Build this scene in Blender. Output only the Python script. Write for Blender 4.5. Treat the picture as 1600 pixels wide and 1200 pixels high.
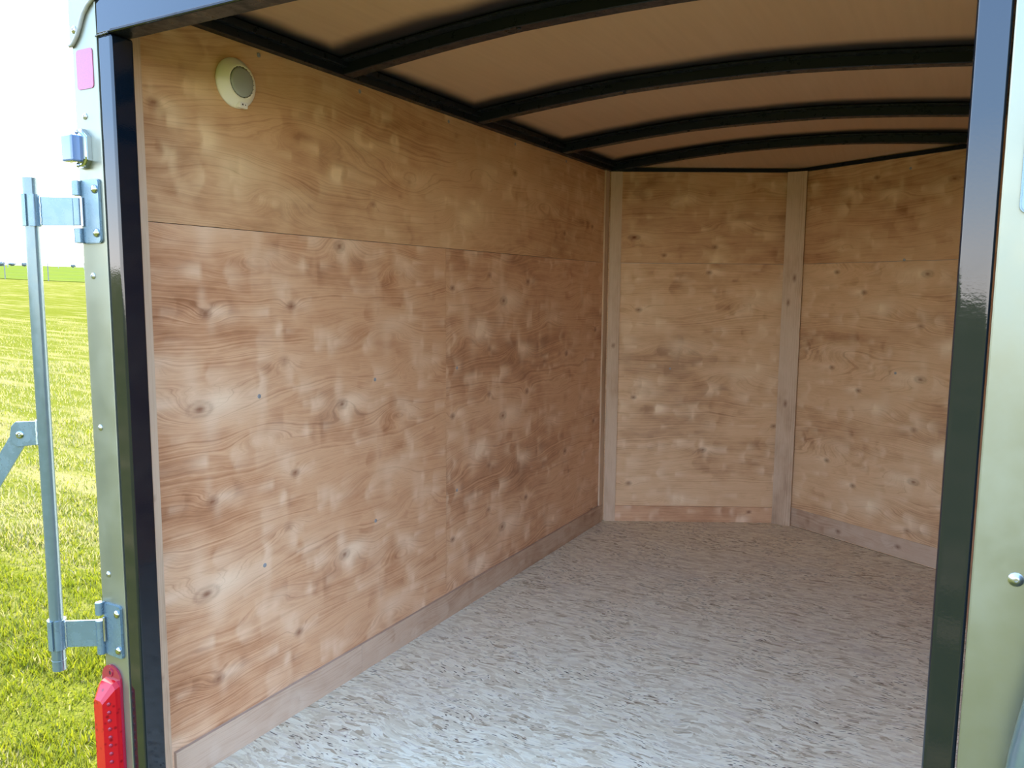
import bpy, bmesh, math, random
import numpy as np
from mathutils import Vector, Matrix
random.seed(7); rng = np.random.default_rng(7)
sc = bpy.context.scene
for o in list(bpy.data.objects): bpy.data.objects.remove(o)
COL = sc.collection

# ------------------------------------------------------------------ camera
CAM = Vector((0.7188, -0.9866, 1.165)); YAW, PITCH, ROLL, FPX = 0.5123, -0.1169, 0.008, 1234.5
cd = bpy.data.cameras.new('camera'); cam = bpy.data.objects.new('camera', cd); COL.objects.link(cam)
fw = Vector((-math.sin(YAW)*math.cos(PITCH), math.cos(YAW)*math.cos(PITCH), math.sin(PITCH)))
rt = Vector((math.cos(YAW), math.sin(YAW), 0)); up = rt.cross(fw)
r2 = rt*math.cos(ROLL)+up*math.sin(ROLL); u2 = -rt*math.sin(ROLL)+up*math.cos(ROLL)
cam.matrix_world = Matrix(((r2.x, u2.x, -fw.x, CAM.x), (r2.y, u2.y, -fw.y, CAM.y), (r2.z, u2.z, -fw.z, CAM.z), (0, 0, 0, 1)))
cd.sensor_fit = 'HORIZONTAL'; cd.sensor_width = 36; cd.lens = 36*FPX/1600; cd.clip_start = .02; cd.clip_end = 6000
sc.camera = cam
sc.view_settings.view_transform = 'Standard'; sc.view_settings.look = 'None'
sc.view_settings.gamma = 1; sc.view_settings.use_curve_mapping = False
sc.view_settings.exposure = 0.22

# ------------------------------------------------------------------ sky and sun
SUN_DIR = Vector((-.55, .62, .75)).normalized()
w = bpy.data.worlds.new('sky'); sc.world = w; w.use_nodes = True
nt = w.node_tree; nt.nodes.clear()
def N(nt, t, **k):
    n = nt.nodes.new(t)
    for a, v in k.items(): setattr(n, a, v)
    return n
out = N(nt, 'ShaderNodeOutputWorld'); bg = N(nt, 'ShaderNodeBackground')
tc = N(nt, 'ShaderNodeTexCoord'); sp = N(nt, 'ShaderNodeSeparateXYZ'); nt.links.new(tc.outputs['Generated'], sp.inputs[0])
ramp = N(nt, 'ShaderNodeValToRGB'); nt.links.new(sp.outputs['Z'], ramp.inputs[0])
def setramp(r, stops):
    e = r.color_ramp.elements
    while len(e) > 1: e.remove(e[-1])
    e[0].position = stops[0][0]; e[0].color = (*stops[0][1], 1)
    for p, c in stops[1:]:
        x = e.new(p); x.color = (*c, 1)
SKYK = 6.0
setramp(ramp, [(0.0, (1.04, .98, .90)), (.045, (.95, .95, .94)), (.10, (.72, .84, .97)), (.19, (.42, .65, 1.0)), (.40, (.32, .55, 1.0)), (1.0, (.2, .42, .85))])
dt = N(nt, 'ShaderNodeVectorMath', operation='DOT_PRODUCT'); nt.links.new(tc.outputs['Generated'], dt.inputs[0]); dt.inputs[1].default_value = SUN_DIR
mr = N(nt, 'ShaderNodeMapRange'); mr.interpolation_type = 'SMOOTHSTEP'
mr.inputs[1].default_value = .30; mr.inputs[2].default_value = 1.0; nt.links.new(dt.outputs['Value'], mr.inputs[0])
mx = N(nt, 'ShaderNodeMix', data_type='RGBA'); nt.links.new(mr.outputs[0], mx.inputs['Factor'])
nt.links.new(ramp.outputs[0], mx.inputs['A']); mx.inputs['B'].default_value = (1.3, 1.3, 1.25, 1)
nt.links.new(mx.outputs['Result'], bg.inputs['Color']); bg.inputs['Strength'].default_value = SKYK
nt.links.new(bg.outputs[0], out.inputs[0])
sd = bpy.data.lights.new('sun', 'SUN'); sun = bpy.data.objects.new('sun', sd); COL.objects.link(sun)
sd.energy = 30; sd.angle = math.radians(.6); sd.color = (1, .95, .84)
sun.rotation_euler = SUN_DIR.to_track_quat('Z', 'Y').to_euler(); sun.location = (0, 0, 20)

# ------------------------------------------------------------------ dimensions
A = 0.7147; W = 0.814; PD = 0.049; HS = 1.308; HK = 0.088; H = 1.748; LC = 2.686; LN = 3.124; ZH = 1.646
ZF = -0.02; PERIOD = 0.4485
def arch(x):
    x = abs(x)
    if x < .25: return 1.799-.004*(x/.25)**2
    return 1.795+(1.748-1.795)*((x-.25)/(W-.25))**1.25
CT = .036                                   # ceiling sheet sits this far above the bows' undersides

# ------------------------------------------------------------------ materials
def mat(name, col=(.5, .5, .5), rough=.5, metal=0, spec=.5, coat=0, trans=0, emit=None, es=0, ior=1.45):
    m = bpy.data.materials.new(name); m.use_nodes = True
    b = m.node_tree.nodes['Principled BSDF']
    b.inputs['Base Color'].default_value = (*col, 1); b.inputs['Roughness'].default_value = rough
    b.inputs['Metallic'].default_value = metal; b.inputs['Specular IOR Level'].default_value = spec
    b.inputs['Coat Weight'].default_value = coat; b.inputs['Coat Roughness'].default_value = .05
    b.inputs['Transmission Weight'].default_value = trans; b.inputs['IOR'].default_value = ior
    return m
def nd(m): return m.node_tree, m.node_tree.nodes['Principled BSDF']
def noise(nt, vec, scale, detail=2, rough=.5, dim='3D', dist=0):
    n = N(nt, 'ShaderNodeTexNoise'); n.noise_dimensions = dim
    n.inputs['Scale'].default_value = scale; n.inputs['Detail'].default_value = detail
    n.inputs['Roughness'].default_value = rough; n.inputs['Distortion'].default_value = dist
    if vec is not None: nt.links.new(vec, n.inputs['W' if dim == '1D' else 'Vector'])
    return n
def mapping(nt, vec, scale=(1, 1, 1), rot=(0, 0, 0), loc=(0, 0, 0)):
    m = N(nt, 'ShaderNodeMapping'); m.inputs['Scale'].default_value = scale; m.inputs['Rotation'].default_value = rot
    m.inputs['Location'].default_value = loc
    nt.links.new(vec, m.inputs['Vector']); return m.outputs[0]
def math_(nt, op, a, b=None, c=None, clamp=False):
    n = N(nt, 'ShaderNodeMath', operation=op); n.use_clamp = clamp
    for i, v in enumerate((a, b, c)):
        if v is None: continue
        if isinstance(v, (int, float)): n.inputs[i].default_value = v
        else: nt.links.new(v, n.inputs[i])
    return n.outputs[0]
def mixc(nt, f, a, b, blend='MIX'):
    n = N(nt, 'ShaderNodeMix', data_type='RGBA', blend_type=blend)
    for k, v in (('Factor', f), ('A', a), ('B', b)):
        if isinstance(v, (int, float)): n.inputs[k].default_value = v
        elif isinstance(v, tuple): n.inputs[k].default_value = (*v, 1)
        else: nt.links.new(v, n.inputs[k])
    return n.outputs['Result']
def mrange(nt, v, a, b, c=0, d=1, smooth=True):
    n = N(nt, 'ShaderNodeMapRange'); n.interpolation_type = 'SMOOTHSTEP' if smooth else 'LINEAR'
    nt.links.new(v, n.inputs[0])
    for i, x in enumerate((a, b, c, d)): n.inputs[i+1].default_value = x
    return n.outputs[0]
def bump(nt, b, height, strength=.2, dist=.002):
    n = N(nt, 'ShaderNodeBump'); n.inputs['Strength'].default_value = strength; n.inputs['Distance'].default_value = dist
    nt.links.new(height, n.inputs['Height']); nt.links.new(n.outputs[0], b.inputs['Normal'])

def veneer(name, dark, mid, light, pale, lines=1.0):
    """rotary-cut plywood face: growth rings follow the mesh attribute h, knots and pale figure come from kn and lt"""
    dark, mid, light, pale = (tuple(x*k for x, k in zip(c_, (1.02, .975, .89))) for c_ in (dark, mid, light, pale))
    m = mat(name, rough=.50, spec=.28); t, b = nd(m)
    at = {}
    for k in ('h', 'kn', 'lt', 'dk', 'uvp'):
        a = N(t, 'ShaderNodeAttribute'); a.attribute_name = k; at[k] = a
    uv = at['uvp'].outputs['Vector']
    jit = noise(t, mapping(t, uv, (6, 30, 1)), 1, 2)
    hh = math_(t, 'MULTIPLY_ADD', jit.outputs['Fac'], .016, at['h'].outputs['Fac'])
    n1 = noise(t, hh, 190, 4, .66, '1D')
    n2 = noise(t, hh, 16, 1, .5, '1D')
    fib = noise(t, mapping(t, uv, (9, 420, 1)), 1, 2, .6)
    blo = noise(t, mapping(t, uv, (7, 19, 1)), 1, 3, .6)
    r = N(t, 'ShaderNodeValToRGB'); setramp(r, [(.28, dark), (.42, mid), (.56, light), (.75, mid)])
    v = math_(t, 'ADD', math_(t, 'MULTIPLY', n1.outputs['Fac'], .42*lines), math_(t, 'MULTIPLY', n2.outputs['Fac'], .10))
    v = math_(t, 'ADD', v, math_(t, 'MULTIPLY_ADD', blo.outputs['Fac'], .40,   .5-.21*lines-.05-.20))
    v = math_(t, 'ADD', v, math_(t, 'MULTIPLY', at['dk'].outputs['Fac'], -.16))
    t.links.new(v, r.inputs[0])
    c = mixc(t, math_(t, 'MULTIPLY', at['lt'].outputs['Fac'], .75, clamp=True), r.outputs[0], pale)
    c = mixc(t, math_(t, 'MULTIPLY', mrange(t, fib.outputs['Fac'], .5, .8), .22), c, dark)
    # thin darker ring lines
    ln = mrange(t, n1.outputs['Fac'], .40, .30)
    c = mixc(t, math_(t, 'MULTIPLY', ln, .24*lines), c, dark)
    c = mixc(t, math_(t, 'MULTIPLY', at['kn'].outputs['Fac'], .9, clamp=True), c, (dark[0]*.55, dark[1]*.38, dark[2]*.32))
    t.links.new(c, b.inputs['Base Color'])
    bump(t, b, fib.outputs['Fac'], .12, .001)
    return m
M_LOW = veneer('birch_veneer_pink', (.32, .140, .068), (.51, .262, .142), (.655, .392, .235), (.81, .60, .435))
M_UP = veneer('birch_veneer_honey', (.36, .175, .085), (.54, .31, .17), (.66, .42, .245), (.80, .60, .38), .85)
M_NOSE = veneer('birch_veneer_nose', (.36, .185, .095), (.58, .35, .20), (.72, .48, .295), (.86, .68, .49), .9)
M_BOARD = veneer('kick_board_veneer', (.30, .17, .11), (.44, .29, .20), (.55, .40, .30), (.62, .49, .39), .6)
M_BATTEN = veneer('batten_veneer', (.34, .21, .13), (.52, .36, .25), (.62, .46, .34), (.70, .56, .43), .6)

# oriented strand board
M_OSB = mat('strand_board', rough=.65, spec=.2); t, b = nd(M_OSB)
tc = N(t, 'ShaderNodeTexCoord'); P = tc.outputs['Object']
wob = noise(t, P, 5, 2); wv = N(t, 'ShaderNodeVectorMath', operation='SCALE'); t.links.new(wob.outputs['Color'], wv.inputs[0]); wv.inputs['Scale'].default_value = .095
pv = N(t, 'ShaderNodeVectorMath', operation='ADD'); t.links.new(P, pv.inputs[0]); t.links.new(wv.outputs[0], pv.inputs[1]); PW = pv.outputs[0]
def strands(scale, rot, loc=(0, 0, 0)):
    v = N(t, 'ShaderNodeTexVoronoi'); v.voronoi_dimensions = '2D'; v.inputs['Scale'].default_value = 1; v.inputs['Randomness'].default_value = 1
    t.links.new(mapping(t, PW, (scale[0], scale[1], 1), (0, 0, rot), loc), v.inputs['Vector']); return v
s1 = strands((22, 85), .22); s2 = strands((28, 110), -.38, (3, 7, 0)); s3 = strands((20, 70), .8, (9, 1, 0))
def chan(v, ch=0):
    s = N(t, 'ShaderNodeSeparateColor'); t.links.new(v.outputs['Color'], s.inputs[0]); return s.outputs[ch]
sel = noise(t, mapping(t, PW, (14, 30, 1)), 1, 3, .7)
m12 = N(t, 'ShaderNodeMix', data_type='FLOAT'); t.links.new(mrange(t, sel.outputs['Fac'], .44, .5), m12.inputs['Factor']); t.links.new(chan(s1), m12.inputs['A']); t.links.new(chan(s2), m12.inputs['B'])
m13 = N(t, 'ShaderNodeMix', data_type='FLOAT'); t.links.new(mrange(t, sel.outputs['Fac'], .57, .6), m13.inputs['Factor']); t.links.new(m12.outputs[0], m13.inputs['A']); t.links.new(chan(s3), m13.inputs['B'])
r = N(t, 'ShaderNodeValToRGB'); t.links.new(m13.outputs[0], r.inputs[0])
setramp(r, [(0, (.48, .34, .20)), (.10, (.68, .53, .34)), (.5, (.82, .68, .455)), (.8, (.91, .79, .565)), (1, (.70, .55, .38))])
fb = noise(t, mapping(t, PW, (18, 260, 1), (0, 0, .1)), 1, 3, .65)
c = mixc(t, math_(t, 'MULTIPLY', mrange(t, fb.outputs['Fac'], .5, .75), .42), r.outputs[0], (.42, .32, .24))
# dark slivers of bark
def flakes(scale, rot, loc, thr, rad, dens=None):
    v = strands(scale, rot, loc)
    g = math_(t, 'MULTIPLY', math_(t, 'GREATER_THAN', chan(v, 1), thr), mrange(t, v.outputs['Distance'], rad, rad*.6))
    cl = noise(t, P, 3.5, 2); return math_(t, 'MULTIPLY', g, mrange(t, cl.outputs['Fac'], .40, .58))
f1 = flakes((30, 150), -.45, (5, 2, 0), .88, .28); f2 = flakes((26, 190), .55, (1, 8, 0), .90, .28); f3 = flakes((55, 190), 1.15, (4, 4, 0), .93, .30)
ff = math_(t, 'MAXIMUM', math_(t, 'MAXIMUM', f1, f2), f3)
rd = noise(t, mapping(t, PW, (9, 26, 1), (0, 0, -.2), (5, 5, 0)), 1, 4, .75)
c = mixc(t, math_(t, 'MULTIPLY', mrange(t, rd.outputs['Fac'], .60, .72), .40), c, (.36, .20, .13))
c = mixc(t, math_(t, 'MULTIPLY', ff, .95), c, (.10, .05, .03))
bl = noise(t, mapping(t, P, (2.0, 3.2, 1)), 1, 3, .6)
c = mixc(t, math_(t, 'MULTIPLY', mrange(t, bl.outputs['Fac'], .5, .75), .25), c, (.60, .50, .40))
t.links.new(c, b.inputs['Base Color']); bump(t, b, fb.outputs['Fac'], .25, .002)

# brown ceiling sheet with black overspray along the bows and top rails
BOWS = [.105, .786, 1.478, 2.161, 2.720]       # far edge of every roof bow
M_CEIL = mat('ceiling_sheet', rough=.42, spec=.4); t, b = nd(M_CEIL)
tc = N(t, 'ShaderNodeTexCoord'); P = tc.outputs['Object']; s = N(t, 'ShaderNodeSeparateXYZ'); t.links.new(P, s.inputs[0])
nz = noise(t, P, 4, 2); nzz = math_(t, 'MULTIPLY_ADD', nz.outputs['Fac'], .05, -.025)
gr = noise(t, mapping(t, P, (60, 3, 1)), 1, 2)
base = mixc(t, gr.outputs['Fac'], (.47, .30, .18), (.56, .37, .235))
sc_ = noise(t, mapping(t, P, (14, 60, 1), (0, 0, .4)), 1, 4, .7)
base = mixc(t, math_(t, 'MULTIPLY', mrange(t, sc_.outputs['Fac'], .62, .75), .12), base, (.6, .5, .4))
acc = None
for yb in BOWS:
    d = math_(t, 'ADD', math_(t, 'SUBTRACT', s.outputs['Y'], yb), nzz)
    f = math_(t, 'MULTIPLY', mrange(t, d, -.185, -.105), mrange(t, d, .085, .0))
    acc = f if acc is None else math_(t, 'MAXIMUM', acc, f)
ax = math_(t, 'ADD', math_(t, 'ABSOLUTE', s.outputs['X']), nzz)
acc = math_(t, 'MAXIMUM', acc, mrange(t, ax, W-.105, W-.045))
base = mixc(t, acc, base, (.012, .013, .018)); t.links.new(base, b.inputs['Base Color'])

M_BLACK = mat('black_gloss_paint', (.003, .006, .010), .12, 0, .72, coat=0); t, b = nd(M_BLACK)
tc = N(t, 'ShaderNodeTexCoord'); n = noise(t, tc.outputs['Object'], 260, 2); bump(t, b, n.outputs['Fac'], .05, .0006)
n = noise(t, tc.outputs['Object'], 9, 4, .7); t.links.new(mrange(t, n.outputs['Fac'], .35, .75, .03, .10), b.inputs['Roughness'])
M_RAIL = mat('black_rail_paint', (.010, .012, .018), .34, 0, .28); t, b = nd(M_RAIL)
tc = N(t, 'ShaderNodeTexCoord'); n = noise(t, tc.outputs['Object'], 30, 4, .7); t.links.new(mrange(t, n.outputs['Fac'], .3, .8, .25, .55), b.inputs['Roughness'])
def metal(name, col, r0, r1, scale=14, bs=.0, met=1.0):
    m = mat(name, col, r0, met); t, b = nd(m); tc = N(t, 'ShaderNodeTexCoord')
    n = noise(t, tc.outputs['Object'], scale, 5, .65); t.links.new(mrange(t, n.outputs['Fac'], .3, .75, r0, r1), b.inputs['Roughness'])
    c = mixc(t, mrange(t, n.outputs['Fac'], .35, .7), tuple(x*.92 for x in col), col); t.links.new(c, b.inputs['Base Color'])
    if bs:
        n2 = noise(t, tc.outputs['Object'], 90, 3); bump(t, b, n2.outputs['Fac'], bs, .001)
    return m
M_ALU = metal('polished_corner_metal', (.285, .280, .205), .30, .44, 9, .0, .75)
M_ZINC = metal('zinc_plated_steel', (.175, .245, .28), .22, .34, 30, .02, .6)
M_PIPE = metal('galvanised_pipe_steel', (.155, .205, .21), .16, .24, 60, .01, .55)
M_CHROME = metal('chrome', (.40, .44, .47), .06, .14)
M_SCREW = metal('screw_steel', (.42, .43, .45), .25, .4)
M_WSCREW = metal('dull_screw_head', (.34, .34, .34), .35, .5, 14, 0, .35)
M_SEAL = mat('grey_sealant', (.33, .32, .28), .5)
M_WELD = metal('weld_bead_steel', (.52, .60, .64), .3, .5, 200, .6)
M_CREAM = mat('cream_plastic', (.88, .85, .73), .35, 0, .5)
M_LENSG = mat('grey_ribbed_lens', (.36, .38, .36), .28, 0, .5)
M_STICK = mat('sticker_white', (.80, .78, .76), .4)
M_INK = mat('sticker_ink', (.06, .03, .05), .6)
M_REFL = mat('red_reflector', (.80, .10, .22), .3, 0, .5, coat=.5); t, b = nd(M_REFL)
tc = N(t, 'ShaderNodeTexCoord'); v = N(t, 'ShaderNodeTexVoronoi'); v.inputs['Scale'].default_value = 450; t.links.new(tc.outputs['Object'], v.inputs['Vector'])
t.links.new(mixc(t, v.outputs['Distance'], (.42, .050, .125), (.34, .04, .10)), b.inputs['Base Color'])
M_CLEAR = mat('pale_lens_plastic', (.13, .19, .30), .16, 0, .5, coat=.7)
M_RED = mat('red_lens', (.72, .012, .02), .16, 0, .45, coat=.15); t, b = nd(M_RED)
tc = N(t, 'ShaderNodeTexCoord'); v = N(t, 'ShaderNodeTexVoronoi'); v.inputs['Scale'].default_value = 70; t.links.new(tc.outputs['Object'], v.inputs['Vector'])
t.links.new(mixc(t, mrange(t, v.outputs['Distance'], .1, .35), (.20, .002, .006), (.42, .006, .010)), b.inputs['Base Color'])
M_REDR = mat('red_lens_rim', (.26, .012, .03), .14, 0, .45, coat=.2)
M_DARK = mat('dark_hole', (.03, .004, .008), .7)
M_SKIN = mat('outer_skin_paint', (.55, .56, .56), .35)
M_GAP = mat('dark_seam', (.03, .022, .018), .9)
M_POST = mat('fence_post_steel', (.16, .15, .15), .7)
M_POLE = mat('weathered_pole_wood', (.30, .27, .25), .8)
M_FAR = mat('far_tree_hazed_green', (.13, .145, .14), .9)  # crown colour lightened and greyed: distance haze painted into it

def gmat(name, a, bcol, pale, soil, scale=1.0):
    m = mat(name, rough=1, spec=0); t, b = nd(m); tc = N(t, 'ShaderNodeTexCoord'); P = tc.outputs['Object']
    n1 = noise(t, P, .55*scale, 4, .65); n2 = noise(t, mapping(t, P, (.35*scale, 2.2*scale, 1), (0, 0, 1.15)), 1, 4, .7); n3 = noise(t, P, 26*scale, 4, .75)
    c = mixc(t, mrange(t, n3.outputs['Fac'], .3, .7), a, bcol)
    c = mixc(t, math_(t, 'MULTIPLY', mrange(t, n2.outputs['Fac'], .46, .68), .75), c, pale)
    c = mixc(t, math_(t, 'MULTIPLY', math_(t, 'MULTIPLY', mrange(t, n3.outputs['Fac'], .55, .72), mrange(t, n1.outputs['Fac'], .45, .6)), .6), c, soil)
    t.links.new(c, b.inputs['Base Color']); bump(t, b, n3.outputs['Fac'], .9, .03)
    return m
M_GROUND = gmat('mown_field', (.046, .056, .007), (.074, .080, .012), (.135, .120, .052), (.058, .046, .030))
M_FIELD = gmat('crop_field', (.044, .062, .010), (.056, .076, .014), (.068, .084, .018), (.040, .052, .010), .12)
def blade(name, col):
    m = mat(name, col, .55, 0, .3); t, b = nd(m)
    tr = N(t, 'ShaderNodeBsdfTranslucent'); tr.inputs['Color'].default_value = (col[0]*1.2, col[1]*1.2, col[2]*.8, 1)
    ad = N(t, 'ShaderNodeMixShader'); ad.inputs[0].default_value = .4
    t.links.new(b.outputs[0], ad.inputs[1]); t.links.new(tr.outputs[0], ad.inputs[2]); t.links.new(ad.outputs[0], t.nodes['Material Output'].inputs[0])
    return m
M_BLADES = [blade('grass_blade_green', (.080, .100, .005)), blade('grass_blade_yellow', (.125, .135, .009)), blade('grass_blade_dry', (.215, .195, .105))]

# ------------------------------------------------------------------ helpers
def obj(name, bm, material, parent=None, smooth=None, kind=None):
    me = bpy.data.meshes.new(name); bm.to_mesh(me); bm.free()
    ms = material if isinstance(material, (list, tuple)) else [material]
    for x in ms: me.materials.append(x)
    o = bpy.data.objects.new(name, me); COL.objects.link(o)
    if smooth is not None:
        me.shade_smooth() if smooth is True else me.set_sharp_from_angle(angle=math.radians(smooth))
        if smooth is not True:
            for p in me.polygons: p.use_smooth = True
            wn = o.modifiers.new('face_weighted_normals', 'WEIGHTED_NORMAL'); wn.weight = 100; wn.keep_sharp = True
    if parent: o.parent = parent; o.location = -parent.location if parent.type == 'EMPTY' else (0, 0, 0)
    if kind: o['kind'] = kind
    return o
def empty(name, loc, label=None, cat=None, group=None, kind=None):
    o = bpy.data.objects.new(name, None); COL.objects.link(o); o.location = loc; o.empty_display_size = .05
    return tag(o, label, cat, group, kind)
def tag(o, label=None, cat=None, group=None, kind=None):
    if label: o['label'] = label
    if cat: o['category'] = cat
    if group: o['group'] = group
    if kind: o['kind'] = kind
    return o
def box(bm, x0, x1, y0, y1, z0, z1, bev=0, seg=2, M=None):
    r = bmesh.ops.create_cube(bm, size=1); vs = r['verts']
    bmesh.ops.scale(bm, vec=(x1-x0, y1-y0, z1-z0), verts=vs); bmesh.ops.translate(bm, vec=((x0+x1)/2, (y0+y1)/2, (z0+z1)/2), verts=vs)
    if M is not None: bmesh.ops.transform(bm, matrix=M, verts=vs)
    if bev:
        es = list({e for v in vs for e in v.link_edges})
        bmesh.ops.bevel(bm, geom=es, offset=bev, segments=seg, affect='EDGES', profile=.5)
    return bm
def bxo(*a, **k): return box(bmesh.new(), *a, **k)
def frame_of(ax):
    ax = Vector(ax).normalized(); a = Vector((0, 0, 1)) if abs(ax.z) < .9 else Vector((1, 0, 0))
    e1 = ax.cross(a).normalized(); return e1, ax.cross(e1)
def lathe(bm, c, ax, prof, n=32, scale=(1, 1)):
    """prof = (radius, height along ax) pairs; closed when the first and last radius are 0"""
    ax = Vector(ax).normalized(); e1, e2 = frame_of(ax); c = Vector(c); rings = []
    for r, h in prof:
        if r < 1e-6: rings.append([bm.verts.new(c+ax*h)])
        else: rings.append([bm.verts.new(c+ax*h+e1*r*math.cos(2*math.pi*i/n)*scale[0]+e2*r*math.sin(2*math.pi*i/n)*scale[1]) for i in range(n)])
    for a, b in zip(rings, rings[1:]):
        for i in range(n):
            j = (i+1) % n
            if len(a) == 1 and len(b) == 1: continue
            if len(a) == 1: bm.faces.new((a[0], b[i], b[j]))
            elif len(b) == 1: bm.faces.new((a[i], b[0], a[j]))
            else: bm.faces.new((a[i], b[i], b[j], a[j]))
    bmesh.ops.recalc_face_normals(bm, faces=bm.faces[:]); return bm
def cyl(bm, p0, p1, r, n=24, bev=0):
    p0 = Vector(p0); p1 = Vector(p1); L = (p1-p0).length; b_ = min(bev, r*.9)
    pr = [(0, 0), (r-b_, 0)]+([(r, b_), (r, L-b_)] if b_ else [(r, 0), (r, L)])+[(r-b_, L), (0, L)]
    return lathe(bm, p0, p1-p0, pr if b_ else [(0, 0), (r, 0), (r, L), (0, L)], n)
def prism(bm, pts, z0, z1, M=None):
    """polygon pts (a, b) extruded z0..z1, then transformed by M"""
    lo = [bm.verts.new((a, b_, z0)) for a, b_ in pts]; hi = [bm.verts.new((a, b_, z1)) for a, b_ in pts]
    bm.faces.new(lo[::-1]); bm.faces.new(hi); n = len(pts)
    for i in range(n): bm.faces.new((lo[i], lo[(i+1) % n], hi[(i+1) % n], hi[i]))
    if M is not None: bmesh.ops.transform(bm, matrix=M, verts=lo+hi)
    bmesh.ops.recalc_face_normals(bm, faces=bm.faces[:]); return bm
def tube(bm, pts, r, n=16, flat=(1, 1)):
    pts = [Vector(p) for p in pts]; rings = []; ref = None
    for i, p in enumerate(pts):
        d = (pts[min(i+1, len(pts)-1)]-pts[max(i-1, 0)]).normalized()
        if ref is None: ref, _ = frame_of(d)
        e1 = (ref-d*ref.dot(d)).normalized(); ref = e1; e2 = d.cross(e1)
        rings.append([bm.verts.new(p+e1*r*flat[0]*math.cos(2*math.pi*k/n)+e2*r*flat[1]*math.sin(2*math.pi*k/n)) for k in range(n)])
    for a, b in zip(rings, rings[1:]):
        for k in range(n): bm.faces.new((a[k], a[(k+1) % n], b[(k+1) % n], b[k]))
    bm.faces.new(rings[0][::-1]); bm.faces.new(rings[-1])
    bmesh.ops.recalc_face_normals(bm, faces=bm.faces[:]); return bm
XZ = Matrix(((1, 0, 0, 0), (0, 0, -1, 0), (0, 1, 0, 0), (0, 0, 0, 1)))      # (a,b,c) -> x=a, z=b, y=-c

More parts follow.
